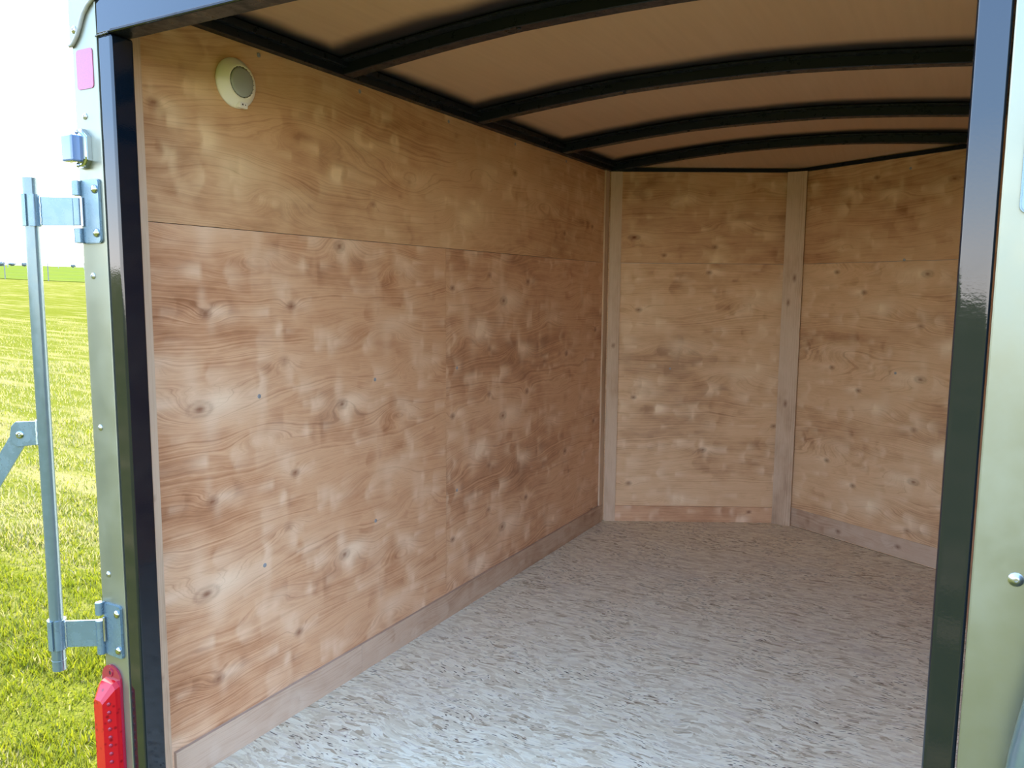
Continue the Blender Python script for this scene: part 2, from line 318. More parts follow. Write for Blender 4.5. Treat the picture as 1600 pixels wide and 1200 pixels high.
def waves(seed, k=14, su=2.2, sv=5.0, per=None):
    g = np.random.default_rng(seed); K = [(g.normal()*su, g.normal()*sv, g.uniform(0, 6.28), g.uniform(.5, 1)) for _ in range(k)]
    if per:                                   # the figure of a rotary-cut sheet repeats with every turn of the log
        q = 2*math.pi/per; K = [(a+.15*b, round(b/q)*q if abs(b) > q*.35 else q*(1 if b > 0 else -1)*(i % 2), c, d) for i, (a, b, c, d) in enumerate(K)]
    return lambda u, v: sum(a*np.sin(ku*u+kv*v+ph) for ku, kv, ph, a in K)/math.sqrt(k)
def panel(name, origin, udir, nrm, u0, u1, v0, v1, th, material, knots=(), seed=1, period=None, parent=None, step=.006, amp=.03, tone=0, vert=False, kind=None):
    """solid board whose front face (normal nrm) carries the figure of its veneer as mesh attributes"""
    O = np.array(origin, float); U = np.array(udir, float); U /= np.linalg.norm(U); Nn = np.array(nrm, float); Nn /= np.linalg.norm(Nn)
    nu = max(2, int((u1-u0)/step)+1); nv = max(2, int((v1-v0)/step)+1)
    uu, vv = np.meshgrid(np.linspace(u0, u1, nu), np.linspace(v0, v1, nv), indexing='ij'); u = uu.ravel(); v = vv.ravel()
    co = O+u[:, None]*U+v[:, None]*np.array([0, 0, 1.])
    bc = np.array([O+a*U+np.array([0, 0, b_])-Nn*th for a, b_ in ((u0, v0), (u1, v0), (u1, v1), (u0, v1))])
    allco = np.vstack([co, bc]); nb = len(co)
    i = np.arange(nu-1)[:, None]*nv+np.arange(nv-1)[None, :]; i = i.ravel()
    quads = np.stack([i, i+nv, i+nv+1, i+1], 1)
    faces = [tuple(q) for q in quads.tolist()]
    e0 = [k*nv for k in range(nu)]; e1 = [(nu-1)*nv+k for k in range(nv)]; e2 = [k*nv+nv-1 for k in range(nu)][::-1]; e3 = [k for k in range(nv)][::-1]
    faces += [tuple(e0[::-1]+[nb, nb+1]), tuple(e1[::-1]+[nb+1, nb+2]), tuple(e2[::-1]+[nb+2, nb+3]), tuple(e3[::-1]+[nb+3, nb]), (nb+3, nb+2, nb+1, nb)]
    me = bpy.data.meshes.new(name); me.from_pydata(allco.tolist(), [], faces)
    bm = bmesh.new(); bm.from_mesh(me); bmesh.ops.recalc_face_normals(bm, faces=bm.faces[:]); bm.to_mesh(me); bm.free()
    a_, b_ = (v, u) if vert else (u, v)
    pp = period; wv = waves(seed, 14, 2.0, 6.0, pp); wm = waves(seed+20, 22, 7, 18, pp); wl = waves(seed+50, 18, 6, 10, pp); w3 = waves(seed+90, 16, 20, 24, pp)
    big = 0 if vert else 1
    h = (.85 if big else 1)*b_+(.034*wv(a_, b_)+.0105*wm(a_, b_)+.0022*w3(a_, b_))*big+(1-big)*.25*amp*wv(a_, b_); kn = np.zeros_like(u)
    lt = .30*np.clip(wl(a_, b_), 0, 2)*np.clip(.5+.5*w3(a_, b_), 0, 1); dk = .7*waves(seed+70, 16, 5, 9, pp)(a_, b_)
    g = np.random.default_rng(seed+5); area = (u1-u0)*(pp or (v1-v0))
    for _ in range(int(area*230*big)):           # cupped pale and dark flecks of figure: crisp on one side, fading on the other
        x0, y0 = g.uniform(u0, u1), g.uniform(0, pp or v1) if pp else g.uniform(v0, v1); s1, s2 = g.uniform(.002, .009), g.uniform(.012, .070); sy = g.uniform(.006, .034); am = g.uniform(.2, .8)*(1 if g.uniform() < .62 else -.9)
        dv = b_-y0
        if pp: dv = (dv+pp/2) % pp-pp/2
        du = (a_-x0+g.uniform(-.6, .6)*(np.abs(dv)**1.4)*5)
        if g.uniform() < .3: du = -du
        f = np.exp(-(np.where(du < 0, du/s1, du/s2))**2-(dv/sy)**2); lt += np.maximum(am, 0)*f*.9; dk += np.maximum(-am, 0)*f*1.0
    for q in knots:
        ku, kv, s = q[0], q[1], q[2]; lit = q[3] if len(q) > 3 else 1.0; asp = q[4] if len(q) > 4 else 1.0; core = q[5] if len(q) > 5 else 1.0
        du = a_-ku; dv = b_-kv
        if period: dv = (dv+period/2) % period-period/2
        r2_ = (du/(s*1.7*asp))**2+(dv/(s*.9))**2; g = np.exp(-r2_)
        h += (1.0*s)*g*(1 if (int(ku*1000) % 2) else -1)
        rr = np.sqrt((du/(asp*1.5))**2+dv**2); kn += core*(.85*np.exp(-(rr/(.0045+.05*s))**2)+.30*np.exp(-((rr-.22*s-.004)/.0035)**2)+.16*np.exp(-(rr/(.35*s))**2))
        for ox, oy, sx, sy, am in ((.9, .2, 1.1, .5, .8), (.5, -.7, .45, .9, .5), (-.3, 1.2, .4, 1.0, .5), (2.2, -.1, 1.3, .8, .45)):
            lt += lit*am*np.exp(-((du-ox*s)/(sx*s))**2-((dv-oy*s)/(sy*s))**2)
    lt = lt*(1+.25*w3(a_*1.4, b_*1.1))+tone
    for nm, arr in (('h', h), ('kn', kn), ('lt', lt), ('dk', dk)):
        at = me.attributes.new(nm, 'FLOAT', 'POINT'); at.data.foreach_set('value', np.concatenate([arr, np.full(4, arr.mean())]).astype(np.float32))
    uvp = np.zeros((len(allco), 3), np.float32); uvp[:nb, 0] = a_+seed*3.7; uvp[:nb, 1] = b_+seed*1.3; uvp[nb:, 1] = seed
    at = me.attributes.new('uvp', 'FLOAT_VECTOR', 'POINT'); at.data.foreach_set('vector', uvp.ravel())
    me.materials.append(material); o = bpy.data.objects.new(name, me); COL.objects.link(o)
    if parent: o.parent = parent
    if kind: o['kind'] = kind
    return o

# ------------------------------------------------------------------ the box of the trailer
LV = math.hypot(W, LN-LC); VU = Vector((W, LN-LC, 0)).normalized()
wall_l = empty('wall_left', (0, 0, 0), kind='structure'); wall_r = empty('wall_right', (0, 0, 0), kind='structure')
nose_l = empty('wall_nose_left', (0, 0, 0), kind='structure'); nose_r = empty('wall_nose_right', (0, 0, 0), kind='structure')
G1 = .0008
KL1 = [(.275, 1.106, .030, .8), (.249, .884, .062, 1.0, 1.3), (.549, 1.122, .024, .7), (.74, .838, .042, 1.3), (.45, .80, .035, .5, 1.6, .1), (.92, 1.05, .055, .7, 1.5, .05), (.52, .98, .03, .4, 1, .5), (1.10, .93, .045, .5, 1.6, .05), (1.0, 1.23, .04, .6, 1.3, .1), (.12, 1.0, .03, .5, 1, .2)]
KL2 = [(1.668, 1.128, .048, 1.0, 1.1), (1.313, 1.174, .022, .8, 1, 1), (1.564, .949, .022, .6, 1, .7), (1.562, 1.224, .022, .6, 1, .8), (1.865, 1.204, .024, .7), (2.238, .888, .026, .8), (2.559, .983, .022, .6), (1.42, 1.02, .06, .8, 1.4, .03), (2.05, 1.05, .045, .8, 1.2, .1), (1.80, .93, .04, .8, 1.2, .1), (2.40, 1.12, .04, .7, 1, .3)]
KLU = [(.32, 1.455, .055, .8, 2.0, .02), (.89, 1.416, .018, .4, 1, .7), (1.071, 1.503, .050, .5, 1.3, .35), (.161, 1.561, .022, .7), (.514, 1.396, .05, .5, 1.0, .0), (1.35, 1.42, .04, .9, 1, .05), (1.75, 1.62, .03, .5), (2.2, 1.42, .022, .6), (.62, 1.58, .06, .4, 2.2, .02), (1.50, 1.60, .05, .5, 1.6, .05), (2.0, 1.52, .04, .5, 1.5, .1), (2.5, 1.47, .018, .4)]
panel('lower_plywood_sheet', (-W, 0, 0), (0, 1, 0), (1, 0, 0), .05, 1.273-G1, 0.0, HS-G1, .012, M_LOW, KL1, 3, PERIOD, wall_l)
panel('lower_plywood_sheet', (-W, 0, 0), (0, 1, 0), (1, 0, 0), 1.273, LC, 0.0, HS-G1, .012, M_LOW, KL2, 5, PERIOD, wall_l, tone=.10)
panel('upper_plywood_sheet', (-W, 0, 0), (0, 1, 0), (1, 0, 0), .05, LC, HS+G1, H, .012, M_UP, KLU, 8, None, wall_l, tone=.03)
panel('lower_plywood_sheet', (W, 0, 0), (0, 1, 0), (-1, 0, 0), .05, LC, 0.0, HS-G1, .012, M_LOW, KL1, 13, PERIOD, wall_r, step=.02)
panel('upper_plywood_sheet', (W, 0, 0), (0, 1, 0), (-1, 0, 0), .05, LC, HS+G1, H, .012, M_UP, [], 14, None, wall_r, step=.02)
NL = Vector((VU.y, -VU.x, 0)); NR = Vector((-VU.y, -VU.x, 0))
KNL = [(.163, 1.078, .026, .7), (.506, 1.264, .022, 1.0), (.149, .638, .018, .6), (.135, .196, .022, .5), (.506, .373, .030, 1.2), (.858, .499, .026, .3), (.328, .90, .05, .5, 1.6, .03), (.62, .76, .055, .4, 1.6, .02), (.7, 1.12, .04, .5, 1.4, .02), (.35, .12, .03, .8, 1.2, .1)]
KNLU = [(.132, 1.433, .034, .9, 1.5, 1.4), (.529, 1.389, .024, .7), (.282, 1.347, .016, .6), (.75, 1.68, .03, .4, 1.5, .02), (.6, 1.50, .03, 1.1, 2.0, .0), (.35, 1.62, .03, .6, 1.4, .05)]
KNR = [(.250, 1.251, .042, .8, 1.2, 1.0), (.264, 1.03, .026, .6, 1.0, .8), (.54, 1.172, .022, 1.0), (.685, 1.266, .020, .9), (.60, .90, .05, .4, 1.6, .02), (.42, 1.10, .05, .5, 1.4, .02)]
KNRU = [(.164, 1.635, .032, .5, 1.3), (.511, 1.679, .018, .6), (.40, 1.60, .03, 1.1, 1.5, .0), (.65, 1.40, .03, .7, 1.3, .02), (.6, 1.62, .03, .6, 1, .02)]
panel('lower_plywood_sheet', (-W, LC, 0), VU, NL, 0, LV, 0, HS-G1, .012, M_NOSE, KNL, 21, None, nose_l, tone=.06)
panel('upper_plywood_sheet', (-W, LC, 0), VU, NL, 0, LV, HS+G1, H, .012, M_UP, KNLU, 23, None, nose_l, tone=.08)
VR = Vector((-VU.x, VU.y, 0))
panel('lower_plywood_sheet', (W, LC, 0), VR, NR, 0, LV, 0, HS-G1, .012, M_NOSE, KNR, 26, PERIOD, nose_r)
panel('upper_plywood_sheet', (W, LC, 0), VR, NR, 0, LV, HS+G1, H, .012, M_UP, KNRU, 29, None, nose_r)

# kick boards, corner boards and battens
KT = .009
bb = empty('baseboard_left', (0, 0, 0), kind='structure')
panel('kick_board', (-W+KT, 0, 0), (0, 1, 0), (1, 0, 0), .14, .800-G1, 0, HK, KT, M_BOARD, [(.5, .05, .02, .5, 2, .1)], 31, None, bb, tone=.16)
panel('kick_board', (-W+KT, 0, 0), (0, 1, 0), (1, 0, 0), .800, LC-.01, 0, HK, KT, M_BOARD, [(1.1, .05, .025, .4, 2, .1), (1.8, .04, .02, .6, 2, .1), (2.3, .06, .02, .6, 2, .1)], 33, None, bb, tone=-.12)
o = panel('baseboard_nose_left', Vector((-W, LC, 0))+NL*.008, VU, NL, .062, LV-.045, 0, .080, .008, M_LOW, [(.75, .055, .012, .3)], 35, None, kind='structure', tone=.12)
def pentagon(off, y0=0.0):
    d = off*(1+ (LN-LC)/W*.2)
    return [(-W-off, y0), (W+off, y0), (W+off, LC+off*.25), (0, LN+off*1.12), (-W-off, LC+off*.25)]
o = panel('baseboard_nose_right', Vector((W, LC, 0))+NR*.003, VR, NR, .03, LV-.045, .004, .092, .003, M_BOARD, [(.3, .05, .02, .6), (.6, .04, .018, .4)], 36, None, kind='structure', tone=-.1)
# corner board: one board on the left wall side of the corner, one on the nose side
panel('trim_1', (-W+.008, 0, 0), (0, 1, 0), (1, 0, 0), LC-.050, LC-.004, 0, H, .008, M_BATTEN, [], 41, None, kind='structure', vert=True, tone=-.05, step=.01)
panel('trim_2', Vector((-W, LC, 0))+NL*.010, VU, NL, .012, .068, 0, H, .010, M_BATTEN, [(.9, .04, .012, .3)], 43, None, kind='structure', vert=True, tone=.05, step=.008)
panel('trim_3', (-.045, LN-.045, 0), (1, 0, 0), (0, -1, 0), 0, .090, 0, H, .018, M_BATTEN, [(.62, .04, .012, .3, 1.6), (1.24, .055, .012, .3, 1.6), (1.12, .03, .007, .3, 1.6)], 46, None, kind='structure', vert=True, tone=.12, step=.006)
panel('trim_4', (-W+.004, 0, 0), (0, 1, 0), (1, 0, 0), PD+.001, .1325, 0, H-.001, .004, M_BATTEN, [(1.07, .10, .006, .2), (.70, .11, .005, .2), (.28, .11, .005, .2)], 48, None, kind='structure', vert=True, tone=.12, step=.008)
# floor: strand board on the frame
bm = prism(bmesh.new(), pentagon(.0, .0), -.018, 0); obj('floor', bm, M_OSB, kind='structure')
bm = bmesh.new()
prism(bm, pentagon(.028, -.004), -.12, -.019); obj('floor_frame', bm, M_RAIL, kind='structure')
bm = bmesh.new()                                   # narrow dark joint along the right nose wall
p0 = Vector((W, LC, .0006))+NR*.0034; p1 = p0+VR*(LV-.05)
vs = [bm.verts.new(p) for p in (p0, p0+NR*.004, p1+NR*.004, p1)]; f = bm.faces.new(vs); bmesh.ops.solidify(bm, geom=[f], thickness=.0015)
obj('trim_5', bm, M_GAP, kind='structure')
# outer skin
bm = bmesh.new()
for s in (-1, 1): box(bm, min(s*(W+.0125), s*(W+.0265)), max(s*(W+.0125), s*(W+.0265)), .003, LC, -.10, 1.795)
obj('outer_side_skin', bm, M_SKIN, kind='structure')
bm = bmesh.new()
for s in (-1, 1):
    a = [(s*(W+.0125), LC+.004), (0, LN+.014), (0, LN+.034), (s*(W+.0265), LC+.012)]
    prism(bm, a if s > 0 else a[::-1], -.10, 1.795)
obj('outer_nose_skin', bm, M_SKIN, kind='structure')

# ceiling sheet: arched over the box, falling to the nose walls
def ceil_bm(th, dz=0):
    bm = bmesh.new(); xs = np.linspace(-W-.012, W+.012, 49); ys = list(np.linspace(.0, LC+.035, 40)); top = []; bot = []
    for x in xs:
        ra = []; rb = []
        ye = LN+.012-(LN-LC)*abs(x)/W
        for y in ys+[None, 0]:
            if y is None: yy = (LC+.035+ye)/2; z = (arch(x)+CT+H+.016)/2
            elif y == 0 and ra and len(ra) > 5: yy = max(ye, LC+.036); z = H+.016
            else: yy = y; z = arch(x)+CT
            ra.append(bm.verts.new((x, yy, z+dz))); rb.append(bm.verts.new((x, yy, z+th+dz)))
        bot.append(ra); top.append(rb)
    n = len(bot[0])
    for i in range(len(xs)-1):
        for j in range(n-1):
            bm.faces.new((bot[i][j], bot[i][j+1], bot[i+1][j+1], bot[i+1][j])); bm.faces.new((top[i][j], top[i+1][j], top[i+1][j+1], top[i][j+1]))
        for g in (0, n-1): bm.faces.new((bot[i][g], bot[i+1][g], top[i+1][g], top[i][g]))
    for g in (0, len(xs)-1):
        for j in range(n-1): bm.faces.new((bot[g][j], top[g][j], top[g][j+1], bot[g][j+1]))
    bmesh.ops.recalc_face_normals(bm, faces=bm.faces[:]); return bm
obj('ceiling', ceil_bm(.006), M_CEIL, smooth=40, kind='structure')
# top rails
for s, nm in ((-1, 'ceiling_rail_left'), (1, 'ceiling_rail_right')):
    bm = bmesh.new(); a, b_ = sorted((s*(W+.012), s*(W-.022)))
    box(bm, a, b_, PD+.001, LC+.012, H+.0006, H+.034, .003)
    a, b_ = sorted((s*(W-.022), s*(W-.040))); box(bm, a, b_, PD+.001, LC, H+.020, H+.037, .002)
    obj(nm, bm, M_RAIL, kind='structure', smooth=40)
for s, nm in ((-1, 'ceiling_rail_nose_left'), (1, 'ceiling_rail_nose_right')):
    bm = bmesh.new(); p0 = Vector((s*(W-.004), LC+.004, H+.009)); p1 = Vector((0, LN+.002, H+.009))
    d = (p1-p0).normalized(); e = Vector((0, 0, 1)); nn = d.cross(e)
    if nn.y > 0: nn = -nn
    vs = []
    for p in (p0, p1):
        vs.append([bm.verts.new(p+nn*a+e*b_) for a, b_ in ((-.01, -.0084), (.010, -.0084), (.010, .008), (-.01, .008))])
    for k in range(4): bm.faces.new((vs[0][k], vs[0][(k+1) % 4], vs[1][(k+1) % 4], vs[1][k]))
    bm.faces.new(vs[0]); bm.faces.new(vs[1]); bmesh.ops.recalc_face_normals(bm, faces=bm.faces[:])
    obj(nm, bm, M_RAIL, kind='structure')

# roof bows: a box channel with a flat flange lying against the ceiling ahead of it
where = ['hidden above the door header', 'nearest the doorway of the arched bows in view', 'second one in from the doorway', 'third in from the doorway, between its neighbours', 'farthest in, where the nose begins']
def bow_strip(bm, ya, yb, zlo, zhi, xs):
    prof = [(ya, zlo), (yb, zlo), (yb, zhi), (ya, zhi)]; rr = []
    for x in xs: rr.append([bm.verts.new((x, y, arch(x)+z)) for y, z in prof])
    for a, b_ in zip(rr, rr[1:]):
        for k in range(4): bm.faces.new((a[k], a[(k+1) % 4], b_[(k+1) % 4], b_[k]))
    bm.faces.new(rr[0]); bm.faces.new(rr[-1])
bow_labels = {1: 'black arched roof bow nearest the doorway, largest of the four', 2: 'black arched roof bow second in from the doorway', 3: 'black arched roof bow second from the nose', 4: 'black arched roof bow farthest in, where the nose walls begin'}
for i, yb in enumerate(BOWS):
    if i == 0: continue
    t_ = empty('roof_bow', (0, yb-.02, H), bow_labels[i], 'roof bow', 'arched roof bows under the ceiling')
    e = W-.023; xs = [-e, -.70, -.60, -.50, -.40, -.255, -.245, -.12, 0, .12, .245, .255, .40, .50, .60, .70, e]
    bm = bmesh.new(); bow_strip(bm, yb-.042, yb, 0.0005, CT-.006, xs)
    bmesh.ops.recalc_face_normals(bm, faces=bm.faces[:]); bmesh.ops.bevel(bm, geom=[q for q in bm.edges if abs((q.verts[0].co-q.verts[1].co).x) > .005], offset=.002, segments=1, affect='EDGES')
    ch = obj('channel', bm, M_RAIL, t_)
    bm = bmesh.new(); bow_strip(bm, yb-.075, yb-.0425, CT-.0075, CT-.0035, xs); bmesh.ops.recalc_face_normals(bm, faces=bm.faces[:]); obj('flange', bm, M_RAIL, t_)
    if i > 0:
        for x in (-.25, .25, ):
            bm = bmesh.new(); lathe(bm, (x, yb-.03, arch(x)+.0006), (0, 0, -1), [(0, 0), (.006, 0), (.006, .002), (.003, .004), (0, .004)], 12); obj('rivet', bm, M_RAIL, ch)

# ------------------------------------------------------------------ rear door frame (painted steel tube)
fr = empty('door_1', (0, 0, 0), kind='structure')
for s, nm in ((-1, 'jamb_post'), (1, 'jamb_post')):
    a, b_ = sorted((s*A, s*(A+.0415 if s < 0 else A+.0335)))
    obj(nm, bxo(a, b_, 0, PD, -.02, ZH-.0008 if s < 0 else ZH-.0008, .0055, 3), M_BLACK, fr, smooth=40)
# header bar, arched roof header above it
obj('header_bar', bxo(-A-.0415, A+.0335, -.001, PD, ZH, ZH+.10, .0045, 3), [M_BLACK, M_RAIL], fr, smooth=40)
for p in bpy.data.objects['header_bar'].data.polygons:
    if p.normal.z < -.9: p.material_index = 1
bm = bmesh.new(); pts = []
xs = np.linspace(-A-.0415, A+.0415, 25)
poly = [(x, ZH+.1005) for x in xs]+[(x, arch(x)+.055) for x in xs[::-1]]
prism(bm, poly, -.046, -.002, XZ); obj('header_panel', bm, M_BLACK, fr)
obj('header_lip', bxo(-A+.002, A-.002, -.0035, -.0012, ZH+.0005, ZH+.0055, .0008, 1), M_RAIL, fr, smooth=40)
bm = bmesh.new(); pts = [(-A-.041+random.uniform(-.0012, .0012)+k*.0042, -.0022, ZH-.001+random.uniform(-.0012, .0012)) for k in range(10)]
tube(bm, pts, .0022, 6); obj('weld_bead', bm, M_BLACK, fr, smooth=True)
obj('door_sill', bxo(-A+.0005, A-.0005, .0, .012, -.12, -.0195, .002, 1), M_BLACK, fr)

# ------------------------------------------------------------------ corner trims
def rivet(p, parent, r=.0052, n=14, name='rivet'):
    bm = bmesh.new(); lathe(bm, p, (0, -1, 0), [(0, -.001), (r*1.25, -.001), (r*1.25, .0008), (r, .0015), (r*.7, .0034), (r*.3, .0036), (r*.25, .0026), (0, .0026)], n)
    return obj(name, bm, M_SCREW, parent, smooth=50)
def corner(s, label):
    t_ = empty('corner_trim', (s*.80, 0, 0), label, 'corner trim', 'polished metal corner trims')
    xi = .7575 if s < 0 else .7500
    prof = [(xi, .012), (xi, 0.0), (xi+.0015, -.0012)]
    xo = .836
    for k in range(9):
        a = math.pi/2*k/8; prof.append((xo-.003+.003*math.sin(a), -.0012+.003*(1-math.cos(a))))
    prof += [(xo, .115), (xo-.0015, .115), (xo-.0015, .012)]
    bm = bmesh.new(); pts = [(s*a, b_) for a, b_ in prof]; prism(bm, pts if s > 0 else pts[::-1], -.11, 1.735)
    return obj('sheet', bm, M_ALU, t_, smooth=35)
cl = corner(-1, 'polished metal corner trim left of the doorway, under hinges and tail light')
cr = corner(1, 'polished metal corner trim right of the doorway, at the photo edge')
for x, z in ((-.804, 1.500), (-.805, 1.189), (-.808, .879), (-.807, .566)): rivet((x, -.0014, z), cl)
rivet((.791, -.0014, .860), cr, .0062)
# roof corner cap with its curved sealed edge
cap = empty('roof_corner_cap', (-.80, -.004, 1.68), 'pale metal roof corner cap with an S-curved lower edge above the red reflector', 'corner cap')
S = [(-.8365, 1.636), (-.829, 1.637), (-.822, 1.642), (-.812, 1.652), (-.803, 1.665), (-.796, 1.678), (-.788, 1.690), (-.774, 1.703), (-.757, 1.712), (-.735, 1.722), (-.70, 1.737)]
S2 = []
for i in range(len(S)-1):
    for k in range(4):
        f_ = k/4; S2.append((S[i][0]*(1-f_)+S[i+1][0]*f_, S[i][1]*(1-f_)+S[i+1][1]*f_))
S2.append(S[-1])
bm = bmesh.new(); prism(bm, S2+[(-.70, 1.83), (-.8365, 1.80)], .0014, .0040, XZ); cs = obj('cap_sheet', bm, M_ALU, cap)
bm = bmesh.new(); tube(bm, [(x, -.0048, z) for x, z in S2], .0042, 10, (1, .8)); obj('edge_bead', bm, M_SEAL, cap, smooth=True)
rivet((-.8215, -.0042, 1.665), cs, .0060, name='rivet')

# reflector sticker
def rrect(x0, x1, z0, z1, r, n=5):
    pts = []
    for cx, cz, a0 in ((x1-r, z1-r, 0), (x0+r, z1-r, 90), (x0+r, z0+r, 180), (x1-r, z0+r, 270)):
        for k in range(n+1):
            a = math.radians(a0+90*k/n); pts.append((cx+r*math.cos(a), cz+r*math.sin(a)))
    return pts
bm = prism(bmesh.new(), rrect(-.8215, -.7705, 1.551, 1.626, .007), .0014, .0026, XZ)
tag(obj('reflector', bm, M_REFL), 'rounded red reflector stuck near the top of the left corner trim', 'reflector')

# small marker lamp: chrome bezel round a pale box lens
ml = empty('marker_lamp', (-.812, -.002, 1.437), 'small marker lamp with chrome bezel and pale blue lens above the upper hinge', 'marker lamp')
bm = bmesh.new(); hexo = [(-.820, 1.4755), (-.806, 1.4755), (-.788, 1.460), (-.788, 1.414), (-.800, 1.3995), (-.820, 1.3995)]
prism(bm, hexo, .0014, .016, XZ); bmesh.ops.bevel(bm, geom=[q for q in bm.edges if q.verts[0].co.y < -.014 and q.verts[1].co.y < -.014], offset=.0055, segments=3, affect='EDGES')
bz = obj('bezel', bm, M_CHROME, ml, smooth=35)
obj('lens', bxo(-.838, -.8035, -.034, -.012, 1.411, 1.462, .004, 3), M_CLEAR, ml, smooth=40)
for z in (1.469, 1.405): rivet((-.813, -.0162, z), bz, .0040, name='screw')

# hinges
XK, YK, KR = .831, -.0108, .0084
def hinge(s, z0, z1, label, xk, full=True, r=.012):
    zc = (z0+z1)/2; t_ = empty('hinge_bracket', (s*.80, 0, zc), label, 'hinge', 'zinc plated door hinges')
    x0, x1 = sorted((s*.7665, s*.8225))
    bm = prism(bmesh.new(), rrect(x0, x1, z0, z1, .008), .0016, .0064, XZ); bmesh.ops.bevel(bm, geom=[q for q in bm.edges if q.verts[0].co.y < -.006 and q.verts[1].co.y < -.006], offset=.0016, segments=2, affect='EDGES')
    mp = obj('mounting_plate', bm, M_ZINC, t_, smooth=40)
    yk = YK; kz = z1-z0; r = KR
    for a, b_ in ((z0+.001, z0+kz*.245), (z1-kz*.245, z1-.001)):
        bm = bmesh.new(); cyl(bm, (s*xk, yk, a), (s*xk, yk, b_), r, 28, .0012)
        bx0, bx1 = sorted((s*.8215, s*xk)); box(bm, bx0, bx1, -.0064, -.0018, a, b_)
        obj('fixed_knuckle', bm, M_ZINC, t_, smooth=40)
    bm = bmesh.new(); cyl(bm, (s*(xk-r-.0042), yk+.001, z0+kz*.27), (s*(xk-r-.0042), yk+.001, z1-kz*.27), .0030, 14, .0008); obj('spring_pin', bm, M_SCREW, t_, smooth=40)
    for z in (z0+kz*.16, z1-kz*.16):
        bm = bmesh.new(); R_ = .0085; lathe(bm, (s*.7785, -.0062, z), (0, -1, 0), [(0, 0), (R_, 0), (R_, .0010), (R_*.93, .0030), (R_*.75, .0046), (R_*.45, .0056), (0, .006)], 24); obj('bolt', bm, M_CHROME, mp, smooth=True)
    return t_
hinge(-1, 1.253, 1.378, 'zinc hinge bracket bolted to the left corner trim below the marker lamp', XK)
hinge(-1, .387, .504, 'zinc hinge bracket bolted to the left corner trim just above the red tail lamp', XK)
hinge(1, 1.249, 1.372, 'zinc hinge plate with rounded corner cut by the right photo edge', XK)

# swung-out door bar: pipe with two welded straps, a lug and a link arm, all in one vertical plane through the pipe
PX, PY, PR = -.903, -.061, .0136
DV = Vector((PX+XK, PY-YK, 0)).normalized(); NV = Vector((-DV.y, DV.x, 0))
DM = Matrix(((DV.x, 0, -NV.x, PX), (DV.y, 0, -NV.y, PY), (0, 1, 0, 0), (0, 0, 0, 1)))      # (along, up, towards the viewer)
if (DM.to_3x3() @ Vector((0, 0, 1))).y > 0: DM = Matrix(((DV.x, 0, NV.x, PX), (DV.y, 0, NV.y, PY), (0, 1, 0, 0), (0, 0, 0, 1)))
KL_ = math.hypot(PX+XK, PY-YK)
db = empty('door_bar', (PX, PY, .34), 'long vertical galvanised pipe with hinge straps standing out left of the doorway', 'door bar')
Z0, Z1 = .356, 1.3815
bm = bmesh.new(); lathe(bm, (PX, PY, Z0), (0, 0, 1), [(PR-.002, 0), (PR, .0008), (PR, Z1-Z0-.001), (PR-.002, Z1-Z0), (PR-.002, Z1-Z0-.03), (0, Z1-Z0-.03)], 40)
lathe(bm, (PX, PY, Z0), (0, 0, 1), [(0, .03), (PR-.002, .03), (PR-.002, 0)], 40); obj('pipe', bm, M_PIPE, db, smooth=40)
bm = bmesh.new(); lathe(bm, (PX, PY, .378), (0, 0, 1), [(PR-.001, 0), (PR+.0006, .0003), (PR+.0006, .0013), (PR-.001, .0016)], 40); obj('collar_line', bm, M_PIPE, db, smooth=True)
for z0, z1 in ((1.288, 1.344), (.406, .464)):
    bm = bmesh.new(); box(bm, -KL_+.0072, -PR-.0030, z0, z1, -.0025, .0025, .0008, 2, M=None); bmesh.ops.transform(bm, matrix=DM, verts=bm.verts[:]); bmesh.ops.recalc_face_normals(bm, faces=bm.faces[:]); sr = obj('strap', bm, M_ZINC, db, smooth=40)
    bm = bmesh.new(); cyl(bm, (-XK, YK, z0+.0008), (-XK, YK, z1-.0008), KR+.0003, 28, .0008); obj('knuckle', bm, M_ZINC, db, smooth=40)
    for sgn in (-1, 1):                                   # curved saddle halves welded round the pipe
        bm = bmesh.new(); lo = []; n = 20; a0 = math.atan2(DV.y, DV.x)+(0 if sgn > 0 else math.pi)
        vi = [(a0+math.radians(-82+164*k/n)) for k in range(n+1)]
        poly = [(PX+(PR+.0045)*math.cos(a), PY+(PR+.0045)*math.sin(a)) for a in vi]+[(PX+(PR+.0002)*math.cos(a), PY+(PR+.0002)*math.sin(a)) for a in vi[::-1]]
        prism(bm, poly, z0-.002, z1+.004); obj('saddle', bm, M_ZINC, db, smooth=40)
    bm = bmesh.new(); pts = [DM @ Vector((-PR-.0050+random.uniform(-.0007, .0007), z0-.001+(z1-z0+.002)*k/20, .0035)) for k in range(21)]; tube(bm, pts, .0017, 8); obj('weld_bead', bm, M_WELD, sr, smooth=True)
bm = bmesh.new(); lug = [(.0126,.895),(.0200,.8925),(.0555,.8916),(.0645,.882),(.068,.8638),(.064,.8478),(.0546,.8397),(.0126,.8440)]
prism(bm, lug, -.0025, .0025, DM); bmesh.ops.bevel(bm, geom=bm.edges[:], offset=.0005, segments=1, affect='EDGES'); lg = obj('lug', bm, M_ZINC, db)
bm = bmesh.new(); pts = [DM @ Vector((PR+.0004+random.uniform(-.0006, .0006), .843+.052*k/18, .004)) for k in range(19)]; tube(bm, pts, .0028, 8); obj('weld_bead', bm, M_WELD, lg, smooth=True)
PB = (.048,.865)
c_ = DM @ Vector((PB[0], PB[1], .0025)); ax_ = DM.to_3x3() @ Vector((0, 0, 1))
